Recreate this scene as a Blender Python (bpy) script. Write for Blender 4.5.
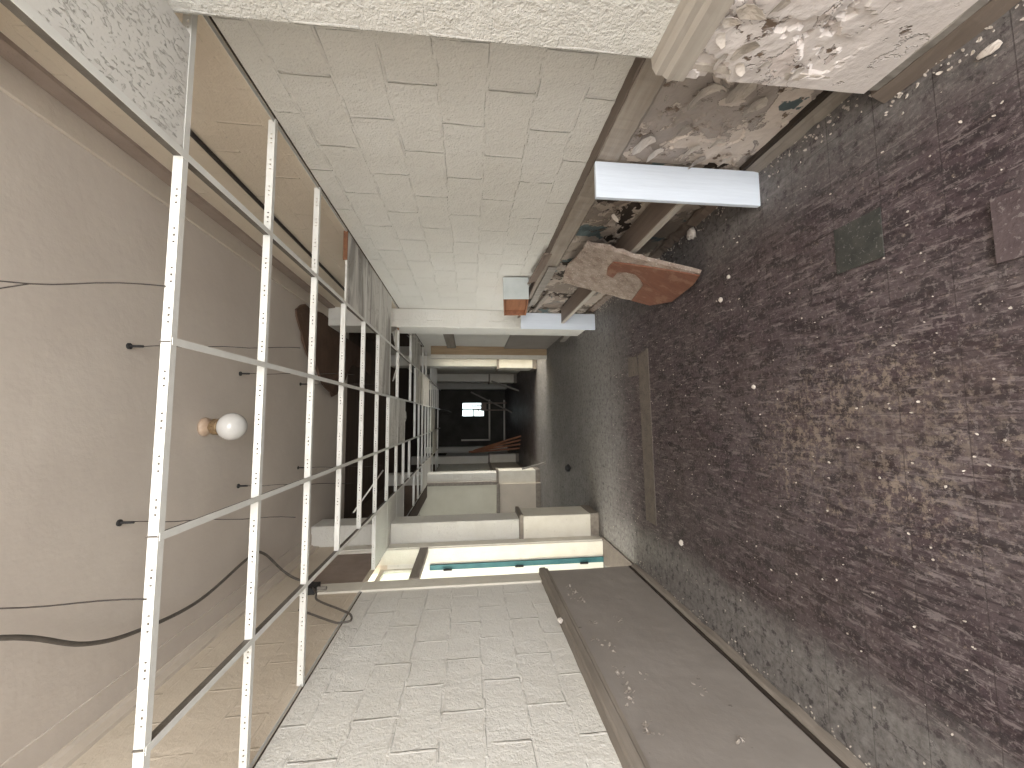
import bpy, math, random
from mathutils import Vector, Matrix, noise

for o in list(bpy.data.objects):
    bpy.data.objects.remove(o, do_unlink=True)
SC = bpy.context.scene
COL = SC.collection
H = 1.66                       # height of the lens above the floor; geometry below is written relative to the lens

# ------------------------------------------------------------------ camera
cd = bpy.data.cameras.new('camera')
cam = bpy.data.objects.new('camera', cd)
COL.objects.link(cam)
cd.sensor_fit = 'HORIZONTAL'
cd.sensor_width = 36.0
cd.lens = 390.0 / 1024 * 36
cd.clip_start = 0.02
cd.clip_end = 200
Rr = Vector((-0.007843832861948586, -0.1085133295603995, -0.9940640480340037))
Rd = Vector((-0.9965458435527024, 0.0830357729598209, -0.0012008775116206152))
Rf = Vector((0.08267318781725218, 0.9906209758109714, -0.10878982626814024))
m3 = Matrix((Rr, -Rd, -Rf)).transposed()
cam.matrix_world = Matrix.Translation((0, 0, H)) @ m3.to_4x4()
SC.camera = cam

# ------------------------------------------------------------------ light and exposure
SC.view_settings.view_transform = 'Standard'
SC.view_settings.look = 'None'
SC.view_settings.gamma = 1.0
SC.view_settings.use_curve_mapping = False
SC.view_settings.exposure = 0.80
w = bpy.data.worlds.new('sky')
SC.world = w
w.use_nodes = True
bgn = w.node_tree.nodes['Background']
bgn.inputs[0].default_value = (0.86, 0.93, 1.0, 1)
bgn.inputs[1].default_value = 2.0


def area(name, loc, rot, sx, sy, power, col):
    l = bpy.data.lights.new(name, 'AREA')
    l.shape = 'RECTANGLE'
    l.size = sx
    l.size_y = sy
    l.energy = power
    l.color = col
    o = bpy.data.objects.new(name, l)
    COL.objects.link(o)
    o.location = (loc[0], loc[1], loc[2] + H)
    o.rotation_euler = rot
    return o


PI = math.pi
# daylight at the big window end of the corridor behind the lens, and at the windows of the two side rooms, plus two added fills
area('daylight_behind', (0.55, -3.3, 0.15), (PI / 2, 0, 0.16), 2.6, 3.2, 165, (1.0, 0.97, 0.93))
area('fill_side_opening', (2.0, -1.35, 0.3), (0, PI / 2, 0), 2.0, 2.0, 105, (1.0, 0.97, 0.94))  # added unseen source behind the lens to brighten the left wall
area('fill_bay', (-4.75, 6.9, 0.3), (0, -PI / 2, 0), 1.5, 2.4, 9, (1.0, 0.97, 0.88))  # added unseen source that brightens the end wall of the bay
area('daylight_room_left', (-4.7, 4.0, 0.2), (0, -PI / 2, 0), 2.4, 2.4, 145, (1.0, 0.97, 0.88))
area('daylight_room_right', (4.4, 8.7, 0.4), (0, PI / 2, 0), 2.2, 1.6, 230, (1.0, 0.95, 0.85))


# ------------------------------------------------------------------ mesh helpers
class MB:
    def __init__(s):
        s.v = []
        s.f = []

    def face_block(s, vs, fs):
        n = len(s.v)
        s.v += [tuple(p) for p in vs]
        s.f += [tuple(i + n for i in f) for f in fs]
        return s

    def box(s, x0, x1, y0, y1, z0, z1):
        vs = [(x, y, z) for x in (x0, x1) for y in (y0, y1) for z in (z0, z1)]
        return s.face_block(vs, [(0, 1, 3, 2), (4, 6, 7, 5), (0, 4, 5, 1), (2, 3, 7, 6), (0, 2, 6, 4), (1, 5, 7, 3)])

    def obox(s, c, ax, ay, az):
        """box with centre c and half-axis vectors"""
        c, ax, ay, az = Vector(c), Vector(ax), Vector(ay), Vector(az)
        vs = [c + ax * i + ay * j + az * k for i in (-1, 1) for j in (-1, 1) for k in (-1, 1)]
        return s.face_block(vs, [(0, 1, 3, 2), (4, 6, 7, 5), (0, 4, 5, 1), (2, 3, 7, 6), (0, 2, 6, 4), (1, 5, 7, 3)])

    def plank(s, a, b, wdir, wid, th):
        a, b = Vector(a), Vector(b)
        d = (b - a)
        wd = Vector(wdir)
        wd = (wd - d * (wd.dot(d) / d.length_squared)).normalized()
        n = d.cross(wd).normalized()
        return s.obox((a + b) / 2, d / 2, wd * wid / 2, n * th / 2)

    def prism_y(s, prof, y0, y1, n=1, jit=0.0, seed=0):
        """closed (x,z) outline run along y"""
        r = random.Random(seed)
        k = len(prof)
        vs = []
        for i in range(n + 1):
            y = y0 + (y1 - y0) * i / n
            for (x, z) in prof:
                vs.append((x + r.uniform(-jit, jit), y, z + r.uniform(-jit, jit)))
        fs = [tuple(range(k)), tuple(n * k + i for i in reversed(range(k)))]
        for i in range(n):
            for j in range(k):
                a, b = i * k + j, i * k + (j + 1) % k
                fs.append((a, a + k, b + k, b))
        return s.face_block(vs, fs)

    def poly(s, outline, th):
        """planar or nearly planar outline given thickness along its normal"""
        pts = [Vector(p) for p in outline]
        n = Vector((0, 0, 0))
        for i in range(len(pts)):
            a, b = pts[i], pts[(i + 1) % len(pts)]
            n += a.cross(b)
        n.normalize()
        k = len(pts)
        vs = [p + n * th / 2 for p in pts] + [p - n * th / 2 for p in pts]
        fs = [tuple(range(k)), tuple(reversed(range(k, 2 * k)))]
        for j in range(k):
            fs.append((j, k + j, k + (j + 1) % k, (j + 1) % k))
        return s.face_block(vs, fs)

    def tube(s, pts, r, seg=8):
        pts = [Vector(p) for p in pts]
        vs, fs = [], []
        ref = Vector((0.31, 0.2, 0.93)).normalized()
        n = len(pts)
        for i, p in enumerate(pts):
            t = (pts[min(i + 1, n - 1)] - pts[max(i - 1, 0)]).normalized()
            a = t.cross(ref)
            if a.length < 1e-3:
                a = t.cross(Vector((1, 0, 0)))
            a.normalize()
            b = t.cross(a)
            rr = r[i] if isinstance(r, (list, tuple)) else r
            for q in range(seg):
                th = 2 * PI * q / seg
                vs.append(p + a * rr * math.cos(th) + b * rr * math.sin(th))
        for i in range(n - 1):
            for q in range(seg):
                fs.append((i * seg + q, i * seg + (q + 1) % seg, (i + 1) * seg + (q + 1) % seg, (i + 1) * seg + q))
        fs += [tuple(reversed(range(seg))), tuple((n - 1) * seg + q for q in range(seg))]
        return s.face_block(vs, fs)

    def lathe(s, c, prof, seg=24, axis=(0, 0, 1)):
        ax = Vector(axis).normalized()
        u = ax.orthogonal().normalized()
        v = ax.cross(u)
        c = Vector(c)
        vs, fs = [], []
        for (r, h) in prof:
            for q in range(seg):
                t = 2 * PI * q / seg
                vs.append(c + ax * h + u * r * math.cos(t) + v * r * math.sin(t))
        for i in range(len(prof) - 1):
            for q in range(seg):
                fs.append((i * seg + q, i * seg + (q + 1) % seg, (i + 1) * seg + (q + 1) % seg, (i + 1) * seg + q))
        fs += [tuple(reversed(range(seg))), tuple((len(prof) - 1) * seg + q for q in range(seg))]
        return s.face_block(vs, fs)

    def flake(s, c, nrm, size, rnd, curl=0.5, th=0.0012, stretch=None):
        """irregular curled chip of paint, two-sided with thickness"""
        n = Vector(nrm).normalized()
        u = n.orthogonal().normalized()
        a0 = rnd.uniform(0, 6.28)
        u = (u * math.cos(a0) + n.cross(u) * math.sin(a0)).normalized()
        if stretch:
            u = Vector(stretch)
            u = (u - n * u.dot(n)).normalized()
        v = n.cross(u)
        k = 9
        asp = rnd.uniform(0.45, 0.9)
        cu = rnd.uniform(0.5, 1.0) * curl
        top = []
        for ring in (0.0, 0.55, 1.0):
            if ring == 0:
                top.append((0, 0))
                continue
            for i in range(k):
                t = 6.283 * i / k
                r = size * ring * rnd.uniform(0.7, 1.15)
                top.append((r * math.cos(t), r * asp * math.sin(t)))
        up = [Vector(c) + u * x + v * y + n * (0.002 + cu * (x + size * 0.6) ** 2 / size + cu * 0.5 * y * y / size) for x, y in top]
        dn = [p - n * th for p in up]
        m = len(up)
        fs = []
        for i in range(k):
            j = (i + 1) % k
            fs.append((0, 1 + i, 1 + j))
            fs.append((1 + i, 1 + k + i, 1 + k + j, 1 + j))
        fs2 = [tuple(m + q for q in reversed(f)) for f in fs]
        rim = []
        for i in range(k):
            j = (i + 1) % k
            a, b = 1 + k + i, 1 + k + j
            rim.append((a, m + a, m + b, b))
        return s.face_block(up + dn, fs + fs2 + rim)

    def grid(s, fn, nu, nv):
        vs = [fn(i / nu, j / nv) for i in range(nu + 1) for j in range(nv + 1)]
        fs = []
        for i in range(nu):
            for j in range(nv):
                a = i * (nv + 1) + j
                fs.append((a, a + nv + 1, a + nv + 2, a + 1))
        return s.face_block(vs, fs)

    def build(s, name, mat, parent=None, bevel=0.0, smooth=False, recalc=True, mats=None):
        vs = [Vector(p) + Vector((0, 0, H)) for p in s.v]
        if parent is not None:
            org = Vector(parent['base'])
        else:
            lo = Vector([min(p[i] for p in vs) for i in range(3)])
            hi = Vector([max(p[i] for p in vs) for i in range(3)])
            org = Vector(((lo.x + hi.x) / 2, (lo.y + hi.y) / 2, lo.z))
        me = bpy.data.meshes.new(name)
        me.from_pydata([p - org for p in vs], [], s.f)
        if recalc:
            import bmesh
            bm = bmesh.new()
            bm.from_mesh(me)
            bmesh.ops.recalc_face_normals(bm, faces=bm.faces)
            bm.to_mesh(me)
            bm.free()
        if mat:
            me.materials.append(mat)
        if smooth:
            for p in me.polygons:
                p.use_smooth = True
        o = bpy.data.objects.new(name, me)
        COL.objects.link(o)
        o['base'] = tuple(org)
        if parent is not None:
            o.parent = parent
        else:
            o.location = org
        if bevel:
            b = o.modifiers.new('bevel', 'BEVEL')
            b.width = bevel
            b.segments = 2
            b.limit_method = 'ANGLE'
        return o


def tag(o, label, cat, group=None):
    o['label'] = label
    o['category'] = cat
    if group:
        o['group'] = group
    return o


def thing(name, label, cat, loc, group=None):
    o = bpy.data.objects.new(name, None)
    o.empty_display_size = 0.1
    COL.objects.link(o)
    o.location = (loc[0], loc[1], loc[2] + H)
    o['base'] = (loc[0], loc[1], loc[2] + H)
    return tag(o, label, cat, group)


def struct(o):
    o['kind'] = 'structure'
    return o


# ------------------------------------------------------------------ materials
class NT:
    def __init__(s, name):
        s.m = bpy.data.materials.new(name)
        s.m.use_nodes = True
        s.t = s.m.node_tree
        s.b = s.t.nodes['Principled BSDF']
        s.geo = s.n('ShaderNodeNewGeometry')
        s.pos = s.geo.outputs['Position']

    def n(s, kind, **kw):
        nd = s.t.nodes.new(kind)
        for k, v in kw.items():
            setattr(nd, k, v)
        return nd

    def l(s, a, b):
        s.t.links.new(a, b)

    def put(s, sock, v):
        if hasattr(v, 'links'):
            s.l(v, sock)
        elif isinstance(v, (tuple, list)):
            sock.default_value = (*v, 1) if len(v) == 3 and len(sock.default_value) == 4 else v
        else:
            sock.default_value = v

    def noise(s, scale, detail=4, rough=0.55, vec=None, dist=0.0):
        nd = s.n('ShaderNodeTexNoise')
        nd.inputs['Scale'].default_value = scale
        nd.inputs['Detail'].default_value = detail
        nd.inputs['Roughness'].default_value = rough
        nd.inputs['Distortion'].default_value = dist
        s.l(vec or s.pos, nd.inputs['Vector'])
        return nd.outputs['Fac']

    def ramp(s, fac, a, b, lo=0.0, hi=1.0):
        nd = s.n('ShaderNodeMapRange')
        nd.inputs[1].default_value = a
        nd.inputs[2].default_value = b
        nd.inputs[3].default_value = lo
        nd.inputs[4].default_value = hi
        s.put(nd.inputs[0], fac)
        return nd.outputs[0]

    def math(s, op, a, b=0.0):
        nd = s.n('ShaderNodeMath', operation=op)
        s.put(nd.inputs[0], a)
        s.put(nd.inputs[1], b)
        return nd.outputs[0]

    def mix(s, fac, a, b):
        nd = s.n('ShaderNodeMix', data_type='RGBA')
        s.put(nd.inputs[0], fac)
        s.put(nd.inputs[6], a)
        s.put(nd.inputs[7], b)
        return nd.outputs[2]

    def scaled(s, sx, sy, sz, rot=(0, 0, 0)):
        nd = s.n('ShaderNodeMapping')
        nd.inputs['Scale'].default_value = (sx, sy, sz)
        nd.inputs['Rotation'].default_value = rot
        s.l(s.pos, nd.inputs['Vector'])
        return nd.outputs[0]

    def xyz(s):
        nd = s.n('ShaderNodeSeparateXYZ')
        s.l(s.pos, nd.inputs[0])
        return nd.outputs

    def bump(s, h, dist=0.01, strength=1.0):
        nd = s.n('ShaderNodeBump')
        nd.inputs['Distance'].default_value = dist
        nd.inputs['Strength'].default_value = strength
        s.l(h, nd.inputs['Height'])
        s.l(nd.outputs[0], s.b.inputs['Normal'])

    def done(s, col, rough=0.7, metal=0.0, spec=0.3):
        s.put(s.b.inputs['Base Color'], col)
        s.put(s.b.inputs['Roughness'], rough)
        s.b.inputs['Metallic'].default_value = metal
        s.b.inputs['Specular IOR Level'].default_value = spec
        return s.m


def m_mottle(name, c1, c2, scale=6, rough=0.75, metal=0.0, bump=0.003, bscale=60, spec=0.3, spots=None, smax=0.62):
    t = NT(name)
    f = t.ramp(t.noise(scale, 5, 0.6), 0.32, 0.68)
    col = t.mix(f, c1, c2)
    if spots:
        k = t.ramp(t.noise(scale * 6, 4, 0.6), smax, smax + 0.05)
        col = t.mix(k, col, spots)
    t.bump(t.noise(bscale, 4, 0.6), bump)
    return t.done(col, rough, metal, spec)


def m_block(name, c1, c2, phase_u=0.0, stucco=1.0, joint=1.0):
    """painted concrete block: running bond, ridged joints, stippled paint"""
    t = NT(name)
    x, y, z = t.xyz()
    u = t.math('ADD', t.math('ADD', x, y), phase_u)
    vv = t.math('ADD', z, -H - 0.83 + 0.225 * 40)
    cb = t.n('ShaderNodeCombineXYZ')
    t.l(u, cb.inputs[0])
    t.l(vv, cb.inputs[1])
    wob = t.n('ShaderNodeTexNoise')
    wob.inputs['Scale'].default_value = 5
    t.l(t.pos, wob.inputs['Vector'])
    mad = t.n('ShaderNodeVectorMath', operation='MULTIPLY_ADD')
    t.l(wob.outputs['Color'], mad.inputs[0])
    mad.inputs[1].default_value = (0.022, 0.022, 0)
    t.l(cb.outputs[0], mad.inputs[2])
    br = t.n('ShaderNodeTexBrick')
    br.offset = 0.5
    br.inputs['Scale'].default_value = 1.0
    br.inputs['Brick Width'].default_value = 0.45
    br.inputs['Row Height'].default_value = 0.225
    br.inputs['Mortar Size'].default_value = 0.009
    br.inputs['Mortar Smooth'].default_value = 0.6
    br.inputs['Bias'].default_value = 0.0
    br.inputs['Color1'].default_value = (0.35, 0.35, 0.35, 1)
    br.inputs['Color2'].default_value = (0.65, 0.65, 0.65, 1)
    br.inputs['Mortar'].default_value = (0.5, 0.5, 0.5, 1)
    t.l(mad.outputs[0], br.inputs['Vector'])
    big = t.noise(1.1, 4, 0.6)
    col = t.mix(t.ramp(big, 0.3, 0.7), c1, c2)
    per = t.ramp(br.outputs['Color'], 0.35, 0.65)
    col = t.mix(t.math('MULTIPLY', per, 0.10), col, (0.50, 0.46, 0.39))
    brk = t.ramp(t.noise(7, 4, 0.65), 0.42, 0.6)
    mort = t.math('MULTIPLY', br.outputs['Fac'], brk)
    col = t.mix(t.math('MULTIPLY', mort, 0.05 * joint), col, (0.36, 0.32, 0.27))
    sp = t.ramp(t.noise(45, 3, 0.5), 0.70, 0.74)
    col = t.mix(t.math('MULTIPLY', sp, 0.5), col, (0.33, 0.29, 0.25))
    bed = t.n('ShaderNodeTexBrick')
    bed.offset = 0.0
    for k_ in ('Scale', 'Row Height', 'Mortar Size', 'Mortar Smooth', 'Bias'):
        bed.inputs[k_].default_value = br.inputs[k_].default_value
    bed.inputs['Brick Width'].default_value = 500.0
    t.l(mad.outputs[0], bed.inputs['Vector'])
    head = t.math('MAXIMUM', t.math('SUBTRACT', br.outputs['Fac'], bed.outputs['Fac']), 0.0)
    st = t.math('ADD', t.math('MULTIPLY', t.noise(95, 3, 0.6), 0.30 * stucco), t.math('MULTIPLY', t.noise(30, 4, 0.65), 0.42 * stucco))
    h = t.math('ADD', st, t.math('MULTIPLY', head, t.ramp(t.noise(5, 4, 0.6), 0.36, 0.56, 0.0, 0.85 * joint)))
    h = t.math('ADD', h, t.math('MULTIPLY', bed.outputs['Fac'], t.ramp(t.noise(6, 4, 0.6), 0.4, 0.62, -0.30 * joint, 0.35 * joint)))
    h = t.math('ADD', h, t.math('MULTIPLY', per, 0.2))
    h = t.math('ADD', h, t.math('MULTIPLY', t.noise(9, 3, 0.5), 0.5))
    t.bump(h, 0.015)
    return t.done(col, 0.62, 0, 0.35)


def m_peel(name, paint, under, teal=0.3, amount=0.5, scale=4.0):
    """old paint coming off in several layers"""
    t = NT(name)
    a = t.noise(scale, 6, 0.62, dist=0.6)
    b = t.noise(scale * 0.7 + 1.3, 5, 0.6, vec=t.scaled(1, 1, 1, (0.4, 0.2, 1.0)))
    c = t.noise(scale * 2.3, 5, 0.65, vec=t.scaled(1, 1.4, 1, (1.0, 0.7, 0.2)))
    ka = t.ramp(a, 0.62 - amount * 0.25, 0.64 - amount * 0.25)
    kb = t.ramp(b, 0.66 - teal * 0.2, 0.68 - teal * 0.2)
    kc = t.ramp(c, 0.60, 0.63)
    col = t.mix(t.ramp(t.noise(3, 4), 0.3, 0.7), paint, tuple(q * 0.82 for q in paint))
    col = t.mix(ka, col, under)
    col = t.mix(t.math('MULTIPLY', kb, ka), col, (0.085, 0.11, 0.112))
    col = t.mix(t.math('MULTIPLY', kc, t.ramp(a, 0.45, 0.5)), col, (0.16, 0.115, 0.085))
    h = t.math('SUBTRACT', t.math('MULTIPLY', t.noise(50, 4, 0.6), 0.25), t.math('MULTIPLY', ka, 0.55))
    h = t.math('SUBTRACT', h, t.math('MULTIPLY', kc, 0.4))
    t.bump(h, 0.010)
    return t.done(col, 0.7, 0, 0.25)


def m_wood(name, c1, c2, along='y', rough=0.65, grain=28, spots=None):
    t = NT(name)
    sc = {'x': (0.08, 1, 1), 'y': (1, 0.08, 1), 'z': (1, 1, 0.08)}[along]
    g = t.noise(grain, 5, 0.65, vec=t.scaled(*sc))
    col = t.mix(t.ramp(g, 0.3, 0.7), c1, c2)
    if spots:
        col = t.mix(t.ramp(t.noise(9, 5, 0.65), 0.54, 0.6), col, spots)
    t.bump(g, 0.004)
    return t.done(col, rough, 0, 0.3)


def m_floor():
    t = NT('vinyl_floor_tiles')
    x, y, z = t.xyz()
    cb = t.n('ShaderNodeCombineXYZ')
    t.l(t.math('ADD', x, 10.0 * 0.2095 - 0.6255 + 0.2095), cb.inputs[0])
    t.l(t.math('ADD', y, 40 * 0.2065 - 1.345), cb.inputs[1])
    br = t.n('ShaderNodeTexBrick')
    br.offset = 0.0
    br.inputs['Scale'].default_value = 1
    br.inputs['Brick Width'].default_value = 0.2095
    br.inputs['Row Height'].default_value = 0.2065
    br.inputs['Mortar Size'].default_value = 0.0016
    br.inputs['Mortar Smooth'].default_value = 0.2
    br.inputs['Color1'].default_value = (0, 0, 0, 1)
    br.inputs['Color2'].default_value = (1, 1, 1, 1)
    br.inputs['Mortar'].default_value = (0.5, 0.5, 0.5, 1)
    t.l(cb.outputs[0], br.inputs['Vector'])
    per = t.ramp(br.outputs['Color'], 0, 1)
    col = t.mix(per, (0.062, 0.042, 0.047), (0.092, 0.066, 0.071))
    # wear and grime
    n1 = t.noise(3.2, 8, 0.7, dist=0.4)
    col = t.mix(t.ramp(n1, 0.42, 0.66, 0, 0.7), col, (0.150, 0.124, 0.120))
    n2 = t.noise(15, 6, 0.7, vec=t.scaled(1.0, 0.5, 1, (0, 0, 0.3)))
    col = t.mix(t.ramp(n2, 0.50, 0.56, 0, 0.8), col, (0.030, 0.024, 0.025))
    sc = t.noise(22, 5, 0.7, vec=t.scaled(1.4, 0.22, 1, (0, 0, -0.28)))
    col = t.mix(t.ramp(sc, 0.54, 0.60, 0, 0.75), col, (0.028, 0.017, 0.018))
    sc2 = t.noise(26, 6, 0.75, vec=t.scaled(1.4, 0.26, 1, (0, 0, 0.45)))
    col = t.mix(t.ramp(sc2, 0.55, 0.61, 0, 0.7), col, (0.27, 0.225, 0.22))
    sc3 = t.noise(30, 5, 0.7, vec=t.scaled(1.4, 0.16, 1, (0, 0, 0.25)))
    col = t.mix(t.ramp(sc3, 0.58, 0.63, 0, 0.5), col, (0.20, 0.165, 0.16))
    pl = t.noise(55, 5, 0.75)
    col = t.mix(t.ramp(pl, 0.545, 0.60, 0, 0.7), col, (0.24, 0.205, 0.195))
    # tan flaking patches trodden into the middle of the corridor
    dx = t.math('MULTIPLY', t.math('SUBTRACT', x, -0.10), 1.2)
    dy = t.math('MULTIPLY', t.math('SUBTRACT', y, 1.50), 0.75)
    d2 = t.math('ADD', t.math('MULTIPLY', dx, dx), t.math('MULTIPLY', dy, dy))
    pm = t.ramp(d2, 0.42, 0.0)
    fl = t.ramp(t.math('ADD', t.noise(30, 8, 0.8), t.math('MULTIPLY', pm, 0.11)), 0.585, 0.655, 0, 0.75)
    col = t.mix(t.math('MULTIPLY', fl, t.ramp(t.noise(2.0, 4, 0.6), 0.4, 0.55, 0.25, 1.0)), col, (0.33, 0.265, 0.21))
    dk = t.noise(34, 5, 0.75, vec=t.scaled(1.0, 0.7, 1, (0, 0, 0.2)))
    col = t.mix(t.ramp(dk, 0.57, 0.62, 0, 0.7), col, (0.024, 0.017, 0.018))
    # long drag marks worn along the corridor on the left
    dm = t.noise(26, 3, 0.6, vec=t.scaled(1.5, 0.055, 1, (0, 0, 0.10)))
    zone = t.math('MULTIPLY', t.ramp(t.math('ABSOLUTE', t.math('ADD', x, 0.80)), 0.42, 0.12), t.ramp(y, 2.6, 1.8))
    col = t.mix(t.math('MULTIPLY', t.ramp(dm, 0.58, 0.63, 0, 0.75), zone), col, (0.028, 0.02, 0.02))
    br_n = t.ramp(t.noise(1.3, 5, 0.6), 0.45, 0.65, 0, 0.25)
    col = t.mix(br_n, col, (0.085, 0.060, 0.047))
    col = t.mix(0.24, col, (0.018, 0.012, 0.014))
    # grey dust: along the left wall, along the right wall, and the far half of the corridor
    wob = t.math('MULTIPLY', t.math('SUBTRACT', t.noise(2.2, 5, 0.65), 0.5), 1.1)
    gl = t.ramp(t.math('ADD', t.math('MULTIPLY', t.math('ADD', x, 1.12), -3.2), wob), -0.35, 0.25, 0, 0.85)
    gr = t.ramp(t.math('ADD', t.math('MULTIPLY', t.math('SUBTRACT', x, 1.02), 2.4), wob), -0.25, 0.5, 0, 0.6)
    gf = t.math('MULTIPLY', t.ramp(t.math('ADD', t.math('SUBTRACT', y, 3.95), wob), -0.2, 0.6, 0, 0.85), t.ramp(y, 9.3, 10.0, 1, 0.12))  # dust thinned past the second piers so the floor colour carries the far gloom
    dust = t.math('MAXIMUM', t.math('MAXIMUM', gl, gr), gf)
    dc = t.mix(t.ramp(t.noise(28, 6, 0.7), 0.35, 0.65), (0.130, 0.120, 0.111), (0.250, 0.237, 0.223))
    dc = t.mix(t.ramp(t.noise(17, 6, 0.75), 0.54, 0.60, 0, 0.85), dc, (0.045, 0.04, 0.04))
    col = t.mix(dust, col, dc)
    col = t.mix(t.math('MULTIPLY', br.outputs['Fac'], 0.45), col, (0.035, 0.024, 0.024))
    sp = t.ramp(t.noise(70, 3, 0.5), 0.735, 0.755)
    col = t.mix(sp, col, (0.5, 0.46, 0.42))
    h = t.math('ADD', t.math('MULTIPLY', n2, 0.3), t.math('MULTIPLY', t.noise(60, 4, 0.7), 0.4))
    h = t.math('SUBTRACT', h, t.math('MULTIPLY', br.outputs['Fac'], 0.3))
    t.bump(h, 0.006)
    return t.done(col, t.ramp(n1, 0.3, 0.7, 0.42, 0.75), 0, 0.35)


def m_ceiling_tile(name, stain=0.0):
    t = NT(name)
    wv = t.noise(95, 3, 0.6, vec=t.scaled(1, 0.5, 1), dist=0.8)
    pit = t.ramp(wv, 0.575, 0.64, 0, 1 - 0.75 * stain)
    col = t.mix(pit, (0.65, 0.63, 0.59), (0.54, 0.515, 0.475))
    if stain:
        s = t.noise(2.2, 5, 0.6, vec=t.scaled(0.5, 2.2, 1), dist=0.8)
        col = t.mix(t.ramp(s, 0.50, 0.62, 0, 0.6 * stain), col, (0.16, 0.145, 0.125))
        e = t.noise(1.7, 4, 0.6, dist=2.0)
        ring = t.math('SUBTRACT', 1.0, t.ramp(t.math('ABSOLUTE', t.math('SUBTRACT', e, 0.5)), 0.0, 0.015))
        col = t.mix(t.math('MULTIPLY', ring, 0.3 * stain), col, (0.10, 0.055, 0.03))
    t.bump(t.math('SUBTRACT', t.math('MULTIPLY', t.noise(120, 2), 0.2), pit), 0.004)
    return t.done(col, 0.9, 0, 0.1)


M = {}
M['block'] = m_block('painted_block_white', (0.69, 0.672, 0.63), (0.62, 0.598, 0.548))
M['block_pier'] = m_block('painted_block_pier', (0.69, 0.672, 0.625), (0.63, 0.607, 0.555), 0.31, 1.5, 0.45)
M['block_tan'] = m_block('unpainted_block_above_ceiling', (0.60, 0.52, 0.42), (0.53, 0.455, 0.36), 0.12, 0.5, 0.35)
M['plaster'] = m_mottle('ceiling_plaster', (0.52, 0.46, 0.405), (0.58, 0.52, 0.46), 1.4, 0.8, bump=0.0025, bscale=16)
M['cornice'] = m_mottle('cornice_cream', (0.56, 0.49, 0.415), (0.50, 0.44, 0.37), 3, 0.75, bump=0.003, bscale=25)
M['brown_trim'] = m_mottle('brown_trim_paint', (0.27, 0.21, 0.175), (0.32, 0.255, 0.215), 7, 0.7)
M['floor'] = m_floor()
M['taupe'] = m_mottle('taupe_wainscot_paint', (0.285, 0.256, 0.232), (0.24, 0.214, 0.192), 2.2, 0.5, bump=0.0025, bscale=14, spec=0.4,
                      spots=(0.12, 0.10, 0.09), smax=0.70)
M['taupe_ledge'] = m_wood('taupe_ledge_paint', (0.27, 0.235, 0.20), (0.17, 0.145, 0.12), 'y', 0.6, 20)
M['peel'] = m_peel('peeling_recess_wall', (0.38, 0.33, 0.295), (0.55, 0.475, 0.415), 0.05, 0.42, 4.0)
M['peel_teal'] = m_peel('peeling_teal_wall', (0.22, 0.18, 0.15), (0.33, 0.28, 0.235), 0.55, 0.6, 3.4)
M['peel_pier'] = m_peel('peeling_pier_wall', (0.72, 0.66, 0.625), (0.60, 0.53, 0.495), 0.1, 0.16, 3.0)
M['chip'] = m_mottle('paint_chip', (0.58, 0.52, 0.46), (0.40, 0.35, 0.30), 25, 0.75)
M['chip_taupe'] = m_mottle('taupe_paint_chip', (0.27, 0.235, 0.20), (0.42, 0.37, 0.33), 30, 0.7)
M['chip_pale'] = m_mottle('pale_plaster_chip', (0.66, 0.61, 0.56), (0.52, 0.46, 0.41), 25, 0.8)
M['white_board'] = m_wood('white_painted_board', (0.67, 0.725, 0.80), (0.60, 0.65, 0.72), 'z', 0.45, 18)
M['white_trim'] = m_mottle('white_painted_timber', (0.68, 0.645, 0.57), (0.61, 0.57, 0.49), 6, 0.5, spots=(0.36, 0.31, 0.25), smax=0.68)
M['pier_cap'] = m_wood('grey_beige_cap_paint', (0.44, 0.40, 0.35), (0.35, 0.31, 0.265), 'y', 0.6, 16)
M['ledge_face'] = m_wood('worn_ledge_face', (0.37, 0.325, 0.275), (0.24, 0.20, 0.165), 'y', 0.6, 20)
M['ledge_top'] = m_wood('dusty_brown_ledge_top', (0.17, 0.135, 0.11), (0.12, 0.095, 0.078), 'y', 0.7, 20)
M['brown_board'] = m_wood('brown_enclosure_rail', (0.20, 0.155, 0.125), (0.14, 0.105, 0.085), 'y', 0.6)
M['red_laminate'] = m_wood('red_brown_laminate', (0.205, 0.088, 0.055), (0.155, 0.066, 0.043), 'z', 0.5, 24, spots=(0.235, 0.125, 0.085))
M['particle'] = m_mottle('torn_particle_board', (0.43, 0.355, 0.30), (0.24, 0.18, 0.145), 12, 0.9, bump=0.02, bscale=48, spots=(0.55, 0.48, 0.42), smax=0.6)
M['orange'] = m_wood('orange_rusty_wood', (0.34, 0.155, 0.08), (0.22, 0.095, 0.05), 'y', 0.6)
M['pale_blue'] = m_mottle('pale_blue_grey_paint', (0.50, 0.53, 0.52), (0.43, 0.46, 0.45), 8, 0.6)
M['tee'] = m_mottle('white_enamelled_steel', (0.70, 0.695, 0.66), (0.62, 0.61, 0.57), 9, 0.4, 0.0, bump=0.001, spec=0.5,
                    spots=(0.40, 0.33, 0.26), smax=0.72)
M['tee_web'] = m_mottle('shaded_web', (0.16, 0.145, 0.125), (0.11, 0.095, 0.08), 14, 0.55, 0.3)  # runner webs coloured dark to carry the shadow in the gap
M['rust'] = m_mottle('rusted_steel', (0.22, 0.10, 0.05), (0.13, 0.06, 0.035), 20, 0.85)
M['tile'] = m_ceiling_tile('fissured_ceiling_tile', 0.0)
M['tile_stain'] = m_ceiling_tile('stained_ceiling_tile', 1.0)
M['dark'] = m_mottle('dark_gap_shade_and_block', (0.035, 0.026, 0.02), (0.05, 0.038, 0.03), 9, 0.9)  # near-black used as shade in the gaps, also on the far hinge block
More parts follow.
